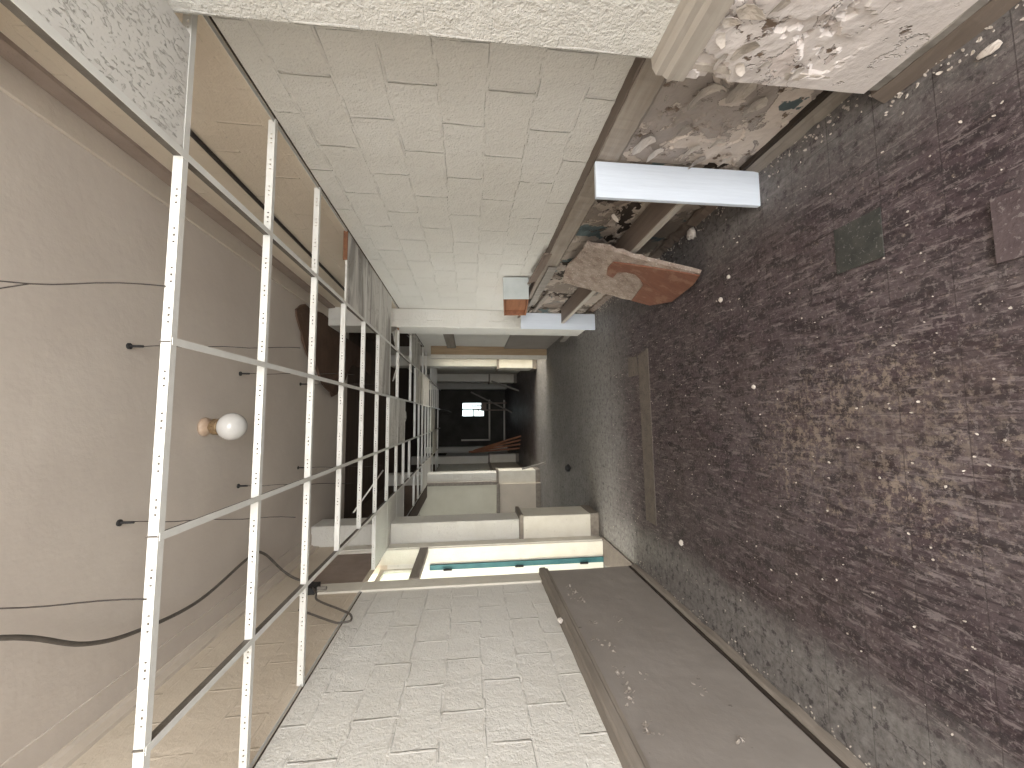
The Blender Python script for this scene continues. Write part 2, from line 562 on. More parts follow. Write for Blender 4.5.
M['brown_sheet'] = m_mottle('brown_fibre_sheet', (0.13, 0.08, 0.055), (0.09, 0.055, 0.038), 5, 0.9, bump=0.006, bscale=30)
M['dark_brown_upper'] = m_wood('dark_brown_above_ceiling', (0.085, 0.058, 0.042), (0.05, 0.034, 0.025), 'x', 0.9, 14)  # darker brown for the ceiling and upper walls farther on
M['wire'] = m_mottle('dark_wire', (0.06, 0.05, 0.045), (0.04, 0.034, 0.03), 20, 0.5, 0.4)
M['cable'] = m_mottle('grey_cable_sheath', (0.12, 0.105, 0.09), (0.08, 0.07, 0.06), 20, 0.5)
M['glass_globe'] = m_mottle('opal_glass', (0.66, 0.645, 0.62), (0.60, 0.585, 0.56), 12, 0.12, bump=0.0002, spec=0.6)
M['brass'] = m_mottle('tarnished_brass', (0.42, 0.30, 0.17), (0.20, 0.13, 0.07), 45, 0.45, 0.5, spots=(0.55, 0.47, 0.36))
M['porcelain'] = m_mottle('stained_porcelain_base', (0.50, 0.38, 0.28), (0.40, 0.29, 0.21), 25, 0.35)
M['teal'] = m_mottle('teal_door_paint', (0.035, 0.115, 0.13), (0.05, 0.15, 0.165), 6, 0.45)
M['iron'] = m_mottle('black_iron', (0.03, 0.03, 0.032), (0.05, 0.048, 0.046), 25, 0.6, 0.4)
M['room'] = m_mottle('side_room_paint', (0.74, 0.73, 0.66), (0.68, 0.67, 0.60), 2, 0.7)
M['bay_wall'] = m_mottle('cream_bay_wall', (0.62, 0.59, 0.49), (0.54, 0.51, 0.41), 1.6, 0.7)
M['dim_room'] = m_mottle('far_hall_darkened', (0.085, 0.08, 0.07), (0.055, 0.05, 0.043), 2, 0.8)  # colour darkened to put the unlit far end into the surface
M['tan_wood'] = m_wood('bare_tan_timber', (0.43, 0.31, 0.19), (0.31, 0.215, 0.13), 'z', 0.6)
M['strip'] = m_mottle('tan_threshold', (0.15, 0.125, 0.105), (0.115, 0.095, 0.082), 12, 0.7, spots=(0.075, 0.062, 0.055), smax=0.58)
M['tile_green'] = m_mottle('greenish_black_vinyl', (0.066, 0.064, 0.056), (0.034, 0.036, 0.033), 14, 0.55, spots=(0.13, 0.125, 0.115), smax=0.60)
M['tile_plum'] = m_mottle('plum_vinyl', (0.105, 0.08, 0.08), (0.07, 0.05, 0.052), 10, 0.6, spots=(0.16, 0.135, 0.13), smax=0.57)
M['lumber'] = m_wood('orange_brown_lumber', (0.30, 0.14, 0.08), (0.20, 0.09, 0.05), 'z', 0.7)
M['grey_wood'] = m_wood('weathered_grey_timber', (0.30, 0.275, 0.245), (0.20, 0.18, 0.155), 'z', 0.7)

gt = NT('window_glass')
gt.b.inputs['Transmission Weight'].default_value = 1.0
gt.b.inputs['IOR'].default_value = 1.45
gt.bump(gt.noise(3, 2), 0.0003)
M['glass'] = gt.done((0.86, 0.95, 0.9), 0.08)

# ------------------------------------------------------------------ the shell
XL, XR = -1.553, 1.482
ZF, ZC, ZS = -1.66, 0.95, 1.89        # floor, ceiling grid, plaster ceiling (relative to lens)
YB, YE = -3.0, 18.0
rnd = random.Random(7)

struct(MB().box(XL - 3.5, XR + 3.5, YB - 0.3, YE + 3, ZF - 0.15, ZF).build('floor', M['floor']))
struct(MB().box(XL - 0.3, XR + 0.3, YB - 0.3, 6.3, ZS, ZS + 0.15).build('ceiling', M['plaster']))
struct(MB().box(XL - 0.3, XR + 0.3, 6.3, YE + 3, ZS - 0.01, ZS + 0.15).build('ceiling', M['dark_brown_upper']))


def wall_run(name, x0, x1, y0, y1, z0, z1, mat):
    return struct(MB().box(x0, x1, y0, y1, z0, z1).build(name, mat))


# left wall: painted below the grid, bare above it; doorway between y=3.95 and y=4.85
wall_run('wall_left', XL - 0.26, XL, YB, 3.90, ZF, ZC, M['block'])
wall_run('wall_left', XL - 0.26, XL, YB, 3.90, ZC, ZS, M['block_tan'])
wall_run('wall_left', XL - 0.26, XL, 4.85, 5.41, ZF, ZC, M['block'])
wall_run('wall_left', XL - 0.26, XL, 9.33, YE, ZF, ZC, M['block'])
# open bay between the two left piers: its end wall faces the lens
wall_run('wall_bay', -4.6, XL - 0.004, 9.185, 9.32, ZF, 1.10, M['bay_wall'])
wall_run('wall_bay', -4.6, XL - 0.26, 5.25, 5.41, ZF, 1.10, M['room'])
wall_run('wall_bay', -4.7, -4.6, 5.25, 9.32, ZF, 0.2, M['room'])
wall_run('wall_bay', -4.7, XL - 0.26, 5.25, 9.32, 1.10, 1.20, M['room'])
struct(MB().box(-4.6, XL - 0.002, 9.14, 9.20, ZF, -0.70).build('shade_strip_19', M['cornice']))
struct(MB().box(-4.6, XL - 0.002, 9.11, 9.20, -0.70, -0.63).build('shade_strip_20', M['taupe_ledge'], bevel=0.006))
struct(MB().box(-4.6, XL - 0.002, 9.12, 9.14, ZF, ZF + 0.12).build('baseboard_bay', M['taupe_ledge'], bevel=0.004))
struct(MB().box(XL - 0.02, XL + 0.055, 9.17, 9.25, -0.63, ZC).build('shade_strip_26', M['taupe_ledge'], bevel=0.004))  # taupe strip whose colour carries the shadow beside the pier
wall_run('wall_left', XL - 0.26, XL, 4.85, 5.41, ZC, ZS, M['block_tan'])
wall_run('wall_left', XL - 0.26, XL, 5.41, YE, ZC, ZS, M['dark_brown_upper'])
wall_run('wall_left', XL - 0.26, XL, 3.90, 4.85, 1.5, ZS, M['block_tan'])
# right wall: doorway between y=8.3 and y=9.4
wall_run('wall_right', XR, XR + 0.26, YB, -2.35, ZF, ZC, M['block'])
wall_run('wall_right', XR, XR + 0.26, -2.35, -0.35, ZF, -0.75, M['block'])  # below the unseen opening added for the side fill
wall_run('wall_right', XR, XR + 0.26, -0.35, 8.30, ZF, ZC, M['block'])
wall_run('wall_right', XR, XR + 0.26, YB, -2.35, ZC, ZS, M['block_tan'])
wall_run('wall_right', XR, XR + 0.26, -2.35, -0.35, 1.35, ZS, M['block_tan'])
wall_run('wall_right', XR, XR + 0.26, -0.35, 5.6, ZC, ZS, M['block_tan'])
wall_run('wall_right', XR, XR + 0.26, 5.6, 8.30, ZC, ZS, M['dark_brown_upper'])
wall_run('wall_right', XR, XR + 0.26, 9.40, YE, ZF, ZS, M['block'])
wall_run('wall_right', XR, XR + 0.26, 8.30, 9.40, 0.75, ZS, M['block'])

# wall behind the lens with one wide opening where the daylight comes in
b = MB()
b.box(XL, XR, YB - 0.2, YB, 1.75, ZS)
b.box(XL, XR, YB - 0.2, YB, ZF, -1.35)
struct(b.build('wall_back', M['block']))


# piers that stand out from both walls
def pier(x0, x1, y0, y1, zt=ZS):
    return struct(MB().box(x0, x1, y0, y1, ZF, zt).build('wall_pier', M['block_pier'], bevel=0.012))


pier(1.325, XR, 0.2, 1.29)
for y in (5.34, 9.5, 13.6, 17.3):
    pier(1.225, XR, y, y + 0.45)
for y in (5.05, 9.25, 13.2, 17.2):
    pier(XL, -1.305, y, y + 0.36)

# dark strip drawn as the shadow gap, and wall angle, where the hung ceiling meets the walls
for nm, x0, x1 in (('shade_strip_1', XL, XL + 0.004), ('shade_strip_2', XR - 0.004, XR)):
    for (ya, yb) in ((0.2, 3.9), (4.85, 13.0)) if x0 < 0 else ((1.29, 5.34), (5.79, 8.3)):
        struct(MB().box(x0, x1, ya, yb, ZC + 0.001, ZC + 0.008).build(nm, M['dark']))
for nm, xa, xb in (('trim_3', XL, XL + 0.022), ('trim_4', XR - 0.022, XR)):
    for (ya, yb) in ((0.2, 3.9), (5.5, 13.0)) if xa < 0 else ((1.29, 5.34), (5.79, 8.2)):
        struct(MB().box(xa, xb, ya, yb, ZC + 0.014, ZC + 0.0165).build(nm, M['tee']))

# cornice mouldings and the brown board along the top of the walls, above the hung ceiling
struct(MB().box(1.33, 1.455, YB, 5.34, ZS - 0.022, ZS).build('trim_5', M['cornice'], bevel=0.004))
struct(MB().prism_y([(XR, 1.785), (XR - 0.02, 1.79), (XR - 0.03, ZS), (XR, ZS)], YB, 5.34, 40, 0.002, 3).build('trim_6', M['brown_trim']))
struct(MB().prism_y([(XL, 1.785), (XL + 0.018, 1.79), (XL + 0.018, 1.85), (XL + 0.035, 1.865), (XL + 0.035, ZS), (XL, ZS)], YB, 5.05).build('trim_7', M['cornice']))
struct(MB().box(XL, XL + 0.16, YB, 5.05, ZS - 0.012, ZS).build('trim_8', M['plaster']))

# ------------------------------------------------------------------ wainscot, left
b = MB()


def left_panel(u, v):
    y = 0.6 + u * (3.88 - 0.6)
    z = -1.575 + v * (-0.72 + 1.575)
    n = noise.noise(Vector((y * 2.2, z * 2.2, 3.1))) * 0.006 + noise.noise(Vector((y * 9, z * 9, 1.0))) * 0.0018
    return (XL + 0.052 + n, y, z)


b.grid(left_panel, 150, 44)
b.box(XL, XL + 0.045, YB, 3.88, ZF, -0.72)
struct(b.build('trim_9', M['taupe'], smooth=True))
lc = MB().prism_y([(XL, -0.675), (XL + 0.068, -0.680), (XL + 0.078, -0.690), (XL + 0.078, -0.735), (XL + 0.066, -0.745), (XL + 0.066, -0.765), (XL + 0.045, -0.772), (XL, -0.772)],
                  YB, 3.90, 120, 0.0012, 5).build('shade_strip_10', M['taupe_ledge'])
struct(lc)
struct(MB().box(XL + 0.03, XL + 0.060, 0.4, 3.88, -1.600, -1.582).build('shade_strip_25', M['dark']))  # dark strip drawn as the shadow between panel and baseboard
bl = MB().prism_y([(XL, -1.600), (XL + 0.062, -1.604), (XL + 0.072, -1.62), (XL + 0.078, ZF), (XL, ZF)], YB, 3.88, 60, 0.006, 9).build('baseboard_left', M['taupe_ledge'])
struct(bl)

# ------------------------------------------------------------------ wainscot, right recess with peeling wall
struct(MB().prism_y([(XR, -0.690), (1.425, -0.693), (1.412, -0.703), (1.408, -0.815), (1.425, -0.835), (XR, -0.835)], 1.29, 4.55, 130, 0.0022, 2)
       .build('shade_strip_11', M['ledge_face']))
struct(MB().prism_y([(XR, -0.690), (1.44, -0.70), (1.43, -0.80), (XR, -0.82)], 4.75, 5.34, 20, 0.007, 12).build('shade_strip_11', M['taupe_ledge']))


struct(MB().prism_y([(XR, -0.684), (1.416, -0.687), (1.410, -0.692), (1.416, -0.697), (XR, -0.697)], 1.29, 4.55, 110, 0.0015, 21).build('shade_strip_24', M['ledge_top']))


def recess(y0, y1, amp):
    def fn(u, v):
        y = y0 + u * (y1 - y0)
        z = ZF + v * (-0.82 - ZF)
        p = Vector((y * 3.1, z * 3.1, 7.3))
        a = noise.fractal(p, 1.0, 2.0, 5)
        n2 = noise.fractal(p * 3.0 + Vector((3, 1, 2)), 1.0, 2.0, 4)
        d = 0.010 if a > 0.05 else 0.0
        d += 0.012 if (a > 0.22 and n2 > 0) else 0.0
        return (1.428 + d * amp + n2 * 0.004 * amp, y, z)
    return fn


b = MB().grid(recess(1.29, 2.0, 1.0), 110, 110)
struct(b.build('shade_strip_12', M['peel'], recalc=False))
b = MB().grid(recess(2.0, 5.34, 1.6), 200, 70)
struct(b.build('shade_strip_13', M['peel_teal'], recalc=False))
struct(MB().box(1.455, XR, 1.29, 5.34, ZF, -0.80).build('shade_strip_14', M['dark']))
struct(MB().prism_y([(1.43, -1.575), (1.408, -1.58), (1.398, -1.60), (1.388, ZF), (1.43, ZF)], 1.29, 2.0, 16, 0.004, 4).build('baseboard_right', M['taupe_ledge']))
struct(MB().prism_y([(1.43, -1.59), (1.405, -1.595), (1.385, ZF), (1.43, ZF)], 2.02, 5.3, 90, 0.009, 6).build('baseboard_right', M['brown_board']))
struct(MB().box(1.402, 1.432, 1.29, 2.0, -1.580, -1.560).build('shade_strip_15', M['dark']))  # dark strip drawn as the shadow behind the baseboard


# near right pier: peeled wainscot, cap moulding
def pier_front(u, v):
    y = 0.2 + u * 1.09
    z = ZF + 0.10 + v * (-0.79 - ZF - 0.10)
    p = Vector((y * 3.3, z * 3.3, 2.9))
    a = noise.fractal(p, 1.0, 2.0, 5)
    n2 = noise.fractal(p * 4, 1.0, 2.0, 4)
    edge = max(0.0, min(1.0, (y - 0.75) / 0.25)) * max(0.0, min(1.0, (z + 1.38) / 0.2))
    d = (0.012 if a > 0.0 else 0.0) * edge + (0.016 if a > 0.2 and n2 > 0 else 0) * edge
    return (1.268 + d + n2 * 0.0035 * (0.3 + edge), y, z)


b = MB().grid(pier_front, 130, 110)
struct(b.build('shade_strip_16', M['peel_pier'], recalc=False))
b = MB()
b.box(1.296, 1.33, 0.2, 1.262, ZF, -0.78)
b.box(1.270, 1.296, 1.235, 1.262, ZF + 0.1, -0.79)
struct(b.build('shade_strip_17', M['chip']))
struct(MB().prism_y([(1.33, -0.672), (1.285, -0.676), (1.262, -0.69), (1.262, -0.715), (1.248, -0.730), (1.245, -0.795), (1.262, -0.802), (1.33, -0.802)],
                    0.2, 1.285, 40, 0.0006, 8).build('shade_strip_18', M['pier_cap']))
struct(MB().prism_y([(1.33, -1.55), (1.277, -1.553), (1.266, -1.562), (1.270, -1.600), (1.33, -1.600)], 0.2, 1.275, 16, 0.0035, 14).build('baseboard_right', M['grey_wood']))
struct(MB().prism_y([(1.33, -1.602), (1.266, -1.606), (1.256, -1.63), (1.240, ZF), (1.33, ZF)], 0.2, 1.30, 14, 0.006, 15).build('baseboard_right', M['ledge_top']))

# curled sheets of paint that hang off the recess wall and the pier
for i, (y, z, s, mt) in enumerate([(1.50, -1.02, 0.075, 'chip'), (1.47, -1.17, 0.085, 'chip'), (1.55, -1.30, 0.06, 'chip'), (1.83, -0.90, 0.075, 'chip_pale'),
                                   (1.90, -1.00, 0.055, 'chip_pale'), (1.86, -1.18, 0.06, 'chip'), (1.80, -1.28, 0.045, 'chip'), (1.94, -1.27, 0.05, 'chip_taupe'),
                                   (1.72, -1.05, 0.04, 'chip_taupe'), (1.93, -1.42, 0.04, 'chip')]):
    o = MB().flake((1.425, y, z), (-1, 0, 0), s, rnd, 0.55, 0.0016, (0, 0.3, 1)).build('paint_flake', M[mt])
    tag(o, 'curled paint flake peeling off the recessed lower wall between pier and white board', 'paint flake', 'curled flakes on the recessed lower wall')
for i, (y, z, s, mt) in enumerate([(1.07, -0.83, 0.03, 'chip_pale'), (1.03, -0.87, 0.04, 'chip'), (1.20, -0.89, 0.03, 'chip_taupe'), (1.225, -0.98, 0.022, 'chip_pale'),
                                   (1.15, -0.95, 0.05, 'chip'), (1.20, -1.06, 0.03, 'chip_pale'), (1.22, -1.20, 0.03, 'chip_pale'), (1.00, -0.95, 0.04, 'chip'), (1.13, -0.84, 0.025, 'chip_pale')]):
    o = MB().flake((1.266, y, z), (-1, 0, 0), s, rnd, 0.45, 0.0016).build('paint_flake', M[mt])
    tag(o, 'loose paint flake on the pinkish lower face of the near right pier', 'paint flake', 'flakes on the near pier')

b = MB()
for (y, z) in [(3.474, -0.86), (3.391, -0.90), (3.244, -0.901), (3.304, -0.85), (2.9, -0.892), (2.611, -0.887), (2.553, -0.913), (2.64, -0.836), (2.341, -0.864), (2.305, -0.868),
               (2.188, -0.867), (2.099, -0.851), (2.117, -0.826), (1.928, -0.843), (1.902, -0.856), (1.911, -0.885), (2.141, -1.257), (1.838, -1.243), (2.30, -1.0), (2.9, -1.1)]:
    for k in range(5):
        b.flake((XL + 0.056, y + rnd.uniform(-0.05, 0.05), z + rnd.uniform(-0.025, 0.025)), (1, 0, 0.1), rnd.uniform(0.004, 0.014), rnd, 0.5, 0.0012)
o = b.build('paint_chips', M['chip_taupe'])
o['kind'] = 'stuff'
tag(o, 'small taupe paint chips curling off the left wainscot panel', 'paint chips')

# crumbs fallen along the foot of the walls and across the floor
b = MB()
for k in range(900):
    t = rnd.random()
    if t < 0.42:
        y = rnd.uniform(0.7, 5.2)
        x = (1.39 if y > 1.3 else 1.25) - abs(rnd.gauss(0, 0.05))
    elif t < 0.52:
        y = rnd.uniform(1.2, 3.9)
        x = XL + 0.075 + abs(rnd.gauss(0, 0.035))
    else:
        y = rnd.uniform(0.8, 4.5)
        x = rnd.uniform(-1.3, 1.2)
    if x > 1.1 and (1.93 < y < 2.05 or y > 4.88):
        continue
    s = rnd.uniform(0.003, 0.010) * (0.85 if t < 0.42 else 0.6 if t > 0.52 else 0.75)
    b.flake((x, y, ZF + 0.001), (rnd.uniform(-0.3, 0.3), rnd.uniform(-0.3, 0.3), 1), s, rnd, 0.3, 0.003)
o = b.build('plaster_crumbs', M['chip'])
o['kind'] = 'stuff'
tag(o, 'pale plaster crumbs scattered over the floor and along the wall feet', 'debris')


def chunk(name, x, y, z, r, mat, label, cat, group=None, flat=0.7, seed=1, stretch=(1, 1)):
    q = random.Random(seed)
    mb = MB()
    n, k = 7, 10
    prof = []
    vs, fs = [], []
    for i in range(n):
        ph = PI * (i + 0.5) / n
        for j in range(k):
            th = 2 * PI * j / k
            rr = r * q.uniform(0.8, 1.12)
            vs.append((x + rr * math.sin(ph) * math.cos(th) * stretch[0], y + rr * math.sin(ph) * math.sin(th) * stretch[1], z + r * flat * 0.88 + rr * flat * -math.cos(ph) * 0.85))
    for i in range(n - 1):
        for j in range(k):
            fs.append((i * k + j, i * k + (j + 1) % k, (i + 1) * k + (j + 1) % k, (i + 1) * k + j))
    fs += [tuple(reversed(range(k))), tuple((n - 1) * k + j for j in range(k))]
    mb.face_block(vs, fs)
    lo = min(p[2] for p in mb.v)
    mb.v = [(p[0], p[1], p[2] - lo + z) for p in mb.v]
    return tag(mb.build(name, M[mat], smooth=False), label, cat, group)


chunk('plaster_lump', 1.335, 2.62, ZF, 0.045, 'chip_pale', 'pale plaster lump on the floor just past the upright white board', 'rubble', seed=2)
chunk('plaster_lump', 0.756, 2.357, ZF, 0.017, 'chip_pale', 'small white lump on the dark floor beside the tip of the broken red board', 'rubble', seed=3)
chunk('plaster_lump', 0.88, 2.27, ZF, 0.015, 'chip', 'tiny pinkish lump on the floor between broken red board and white board', 'rubble', seed=4)
chunk('plaster_lump', -0.996, 2.975, ZF, 0.024, 'chip_pale', 'white crumb standing alone on the floor near the tan threshold strip', 'rubble', seed=5)
chunk('plaster_lump', 0.16, 2.106, ZF, 0.014, 'chip_pale', 'small white crumb on the middle of the purple brown floor', 'rubble', seed=6)
chunk('plaster_lump', 1.155, 0.98, ZF, 0.030, 'chip_pale', 'pinkish white plaster shard at the foot of the near right pier', 'rubble', seed=8, flat=0.3, stretch=(0.55, 1.1))
chunk('paint_shard', XL + 0.07, 2.918, -0.680, 0.026, 'chip_pale', 'white rounded shard lying on the left wainscot ledge', 'rubble', seed=9, flat=0.9, stretch=(0.7, 1.0))
chunk('iron_stub', -0.852, 6.348, ZF, 0.06, 'iron', 'small black stub standing on the grey floor before the left pier', 'stub', seed=10, flat=1.0)
MBx = MB().flake((1.405, 2.55, -1.02), (-1, 0, 0.2), 0.035, rnd, 0.7, 0.002).build('paint_flake', M['chip_pale'])
tag(MBx, 'pale flake on the peeling wall above the brown shelf', 'paint flake')

# ------------------------------------------------------------------ floor pieces
o = MB().poly([(0.622, 3.445, ZF + 0.003), (0.59, 3.66, ZF + 0.003), (-0.98, 3.60, ZF + 0.003), (-0.98, 3.40, ZF + 0.003)], 0.006)
o.poly([(0.59, 3.70, ZF + 0.003), (0.60, 3.90, ZF + 0.003), (0.40, 3.90, ZF + 0.003), (0.40, 3.66, ZF + 0.003)], 0.006)
tag(o.build('floor_strip', M['strip']), 'flat tan strip lying across the purple brown floor', 'threshold strip')
o = MB().box(0.629, 0.836, 1.347, 1.551, ZF + 0.0005, ZF + 0.004)
tag(o.build('floor_tile', M['tile_green'], bevel=0.001), 'single greenish black vinyl tile among the plum floor tiles', 'floor tile')
o = MB().obox((0.57, 0.915, ZF + 0.009), (0.104, 0.0, 0.0), (0, 0.102, 0.004), (0, 0, 0.002))
tag(o.build('floor_tile', M['tile_plum'], bevel=0.001), 'loose plum vinyl tile lifted at its far edge by the right border', 'floor tile')

# ------------------------------------------------------------------ radiator enclosure: two upright end boards and a rail
enc = thing('wall_shelf', 'low wall shelf unit of two upright white boards joined by a brown shelf', 'shelf', (1.28, 3.4, ZF))
b = MB().box(1.192, 1.398, 1.975, 2.002, ZF, -0.688)
b.build('end_board', M['white_board'], enc, bevel=0.003)
b = MB().box(1.135, 1.345, 4.94, 4.965, ZF + 0.002, -0.665)
b.build('end_board', M['white_board'], enc, bevel=0.003)
MB().box(1.226, 1.412, 2.004, 4.938, -1.222, -1.200).build('shelf', M['brown_board'], enc, bevel=0.002)
MB().box(1.212, 1.226, 2.004, 4.938, -1.240, -1.198).build('shelf_lip', M['pier_cap'], enc, bevel=0.002)

# broken board leaning on it
brd = thing('broken_board', 'broken red brown laminate board with a rounded cutout leaning on the wall ledge', 'board', (1.05, 3.0, ZF))
BO = Vector((-0.022, 0, 0.004))
core = [(1.352, 2.817, -0.9), (1.278, 2.718, -1.048), (1.198, 2.673, -1.207), (1.129, 2.591, -1.345), (1.005, 2.457, -1.591), (0.983, 2.595, -1.631), (0.965, 2.95, -1.657),
        (1.0, 3.189, -1.586), (1.063, 3.284, -1.455), (1.199, 3.472, -1.183), (1.334, 3.633, -0.916), (1.361, 3.335, -0.87), (1.35, 3.055, -0.898)]
off = Vector((-0.89, 0.02, -0.45)).normalized()
q = random.Random(3)


def rough_outline(pts, sub, jit, seed):
    q = random.Random(seed)
    out = []
    for i in range(len(pts)):
        a, b = Vector(pts[i]), Vector(pts[(i + 1) % len(pts)])
        for k in range(sub):
            p = a.lerp(b, k / sub)
            out.append(p + (Vector((q.uniform(-jit, jit), q.uniform(-jit, jit), q.uniform(-jit, jit))) if k else Vector((0, 0, 0))))
    return out


MB().poly([p + BO for p in rough_outline(core, 4, 0.006, 1)], 0.032).build('core', M['particle'], brd, bevel=0.003)
skin = [(1.215, 3.06, -1.15), (1.236, 2.95, -1.122), (1.236, 2.85, -1.127), (1.18, 2.747, -1.239), (1.09, 2.60, -1.42), (1.002, 2.466, -1.596), (0.984, 2.598, -1.628), (0.966, 2.95, -1.655),
        (1.0, 3.185, -1.582), (1.066, 3.269, -1.449), (1.08, 3.10, -1.43), (1.092, 2.937, -1.408), (1.115, 2.875, -1.36), (1.145, 2.855, -1.31), (1.174, 2.885, -1.25), (1.195, 2.95, -1.205),
        (1.190, 3.06, -1.205)]
nrm = Vector((0, 0, 0))
for i in range(len(core)):
    nrm += Vector(core[i]).cross(Vector(core[(i + 1) % len(core)]))
nrm.normalize()
if nrm.x > 0:
    nrm = -nrm
MB().poly([Vector(p) + nrm * 0.022 + BO for p in skin], 0.012).build('laminate', M['red_laminate'], brd, bevel=0.0015)

# open box sitting on the ledge
bx = thing('wooden_box', 'small pale box with open orange side sitting on the splintered wall ledge', 'box', (1.36, 4.4, -0.69))
bx.rotation_euler.x = -0.10
X0, X1, Y0, Y1, Z0, Z1 = 1.235, 1.470, 3.98, 4.66, -0.665, -0.395
b = MB()
b.box(X0, X1, Y0, Y0 + 0.018, Z0, Z1)
b.build('end_panel', M['pale_blue'], bx, bevel=0.002)
b = MB()
b.box(X0, X1, Y1 - 0.018, Y1, Z0, Z1)
b.box(X0, X1, Y0 + 0.018, Y1 - 0.018, Z0, Z0 + 0.016)
b.box(X1 - 0.016, X1, Y0 + 0.018, Y1 - 0.018, Z0 + 0.016, Z1)
b.box(X0 + 0.06, X0 + 0.075, Y0 + 0.018, Y1 - 0.018, Z0 + 0.016, Z1 - 0.016)
b.build('case', M['orange'], bx, bevel=0.002)
MB().box(X0, X1, Y0 + 0.018, Y1 - 0.018, Z1 - 0.016, Z1).build('lid', M['orange'], bx, bevel=0.002)

for i, (a, c, wd, mt) in enumerate([((1.365, 4.72, -0.69), (1.355, 5.25, -0.66), 0.035, 'brown_board'), ((1.385, 3.5, -0.735), (1.395, 4.85, -0.735), 0.08, 'grey_wood'),
                                    ((1.415, 3.25, -0.645), (1.375, 3.93, -0.60), 0.075, 'brown_board'), ((1.38, 4.3, -0.86), (1.36, 5.2, -0.80), 0.05, 'taupe_ledge')]):
    o = MB()
    p = Vector(a)
    d = Vector(c) - p
    o.poly(rough_outline([p, p + d * 0.7, p + d, p + d * 0.85 + Vector((0, 0, -wd)), p + Vector((0.0, 0, -wd))], 3, 0.006, i + 20), 0.014)
    tag(o.build('wood_splinter', M[mt]),
        ['dark brown splinter past the orange box, above the far white board', 'broad grey splinter split from the ledge below the orange box',
         'split brown board shard lying on the ledge just short of the orange box', 'taupe splinter hanging under the ledge near the far white board'][i], 'splinter')
o = MB().plank((1.37, 5.0, ZF + 0.05), (1.30, 6.6, ZF + 0.05), (0, 0, 1), 0.09, 0.02)
tag(o.build('loose_skirting', M['grey_wood']), 'pale loose skirting board lying along the floor past the far white board', 'board')

# ------------------------------------------------------------------ suspended ceiling
RX = [0.885, 0.25, -0.363, -0.98]
DY = 0.577
YK = lambda k: 1.36 + DY * k
EDGE = [XR - 0.006, *RX, XL + 0.006]
grid = thing('ceiling_grid', 'white suspended ceiling grid of long runners and slotted cross tees, mostly empty', 'ceiling grid', (0, 0, ZC))
FW = 0.0125
for x in RX:
    MB().box(x - FW, x + FW, 0.2 if x > 0.8 else 1.352, 13.1, ZC, ZC + 0.002).build('main_runner', M['tee'], grid)
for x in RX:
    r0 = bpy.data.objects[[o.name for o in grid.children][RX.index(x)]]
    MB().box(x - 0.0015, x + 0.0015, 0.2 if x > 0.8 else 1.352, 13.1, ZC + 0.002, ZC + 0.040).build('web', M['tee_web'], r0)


def cross_tee(x0, x1, y, mat, holes=True, drop=0.0):
    b = MB()
    z = ZC + 0.0022
    b.box(x0, x1, y - FW, y + FW, z, z + 0.002)
    t = 0.0012
    if not holes:
        b.box(x0, x1, y - t, y + t, z + 0.002, z + 0.038)
    else:
        b.box(x0, x1, y - t, y + t, z + 0.002, z + 0.017)
        b.box(x0, x1, y - t, y + t, z + 0.024, z + 0.038)
        cuts = []
        x = x0 + 0.06
        while x < x1 - 0.04:
            cuts += [(x, x + 0.006), (x + 0.022, x + 0.030), (x + 0.046, x + 0.052)]
            x += 0.135
        a = x0
        for c0, c1 in cuts:
            b.box(a, c0, y - t, y + t, z + 0.017, z + 0.024)
            a = c1
        b.box(a, x1, y - t, y + t, z + 0.017, z + 0.024)
        b.box(x0, x1, y - t * 0.2, y + t * 2.2, z + 0.0245, z + 0.0375)
    return b.build('cross_tee', mat, grid)


missing = {(0, 3), (4, 3), (4, 4), (2, 9), (3, 10), (0, 8), (4, 9), (1, 8), (0, 14), (3, 16), (2, 18), (4, 17), (1, 20), (0, 19)}
for k in range(0, 20):
    for bay in range(5):
        if (bay, k) in missing:
            continue
        cross_tee(EDGE[bay + 1] + 0.002, EDGE[bay] - 0.002, YK(k), M['tee'], holes=(k < 8))
MB().box(EDGE[1] + 0.35, EDGE[0] - 0.01, YK(3) - 0.006, YK(3) + 0.006, ZC + 0.003, ZC + 0.035).build('rusted_end', M['rust'], grid)
MB().box(EDGE[1] + 0.30, EDGE[0] - 0.01, YK(7) - 0.006, YK(7) + 0.006, ZC + 0.003, ZC + 0.035).build('rusted_end', M['rust'], grid)


def tile(bay, k, label, mat='tile', dz=0.0, tilt=(0, 0), group=None):
    x0, x1 = EDGE[bay + 1] + 0.008, EDGE[bay] - 0.008
    if bay == 0 and k < 0:
        x1 = 1.318
    y0, y1 = YK(k) + 0.006, YK(k + 1) - 0.006
    cx, cy = (x0 + x1) / 2, (y0 + y1) / 2
    ax = Vector(((x1 - x0) / 2, 0, tilt[0]))
    ay = Vector((0, (y1 - y0) / 2, tilt[1]))
    b = MB().obox((cx, cy, ZC + 0.0125 + dz), ax, ay, ax.cross(ay).normalized() * 0.0075)
    o = b.build('ceiling_tile', M[mat], bevel=0.002)
    return tag(o, label, 'ceiling tile', group or 'ceiling tiles left in the grid')


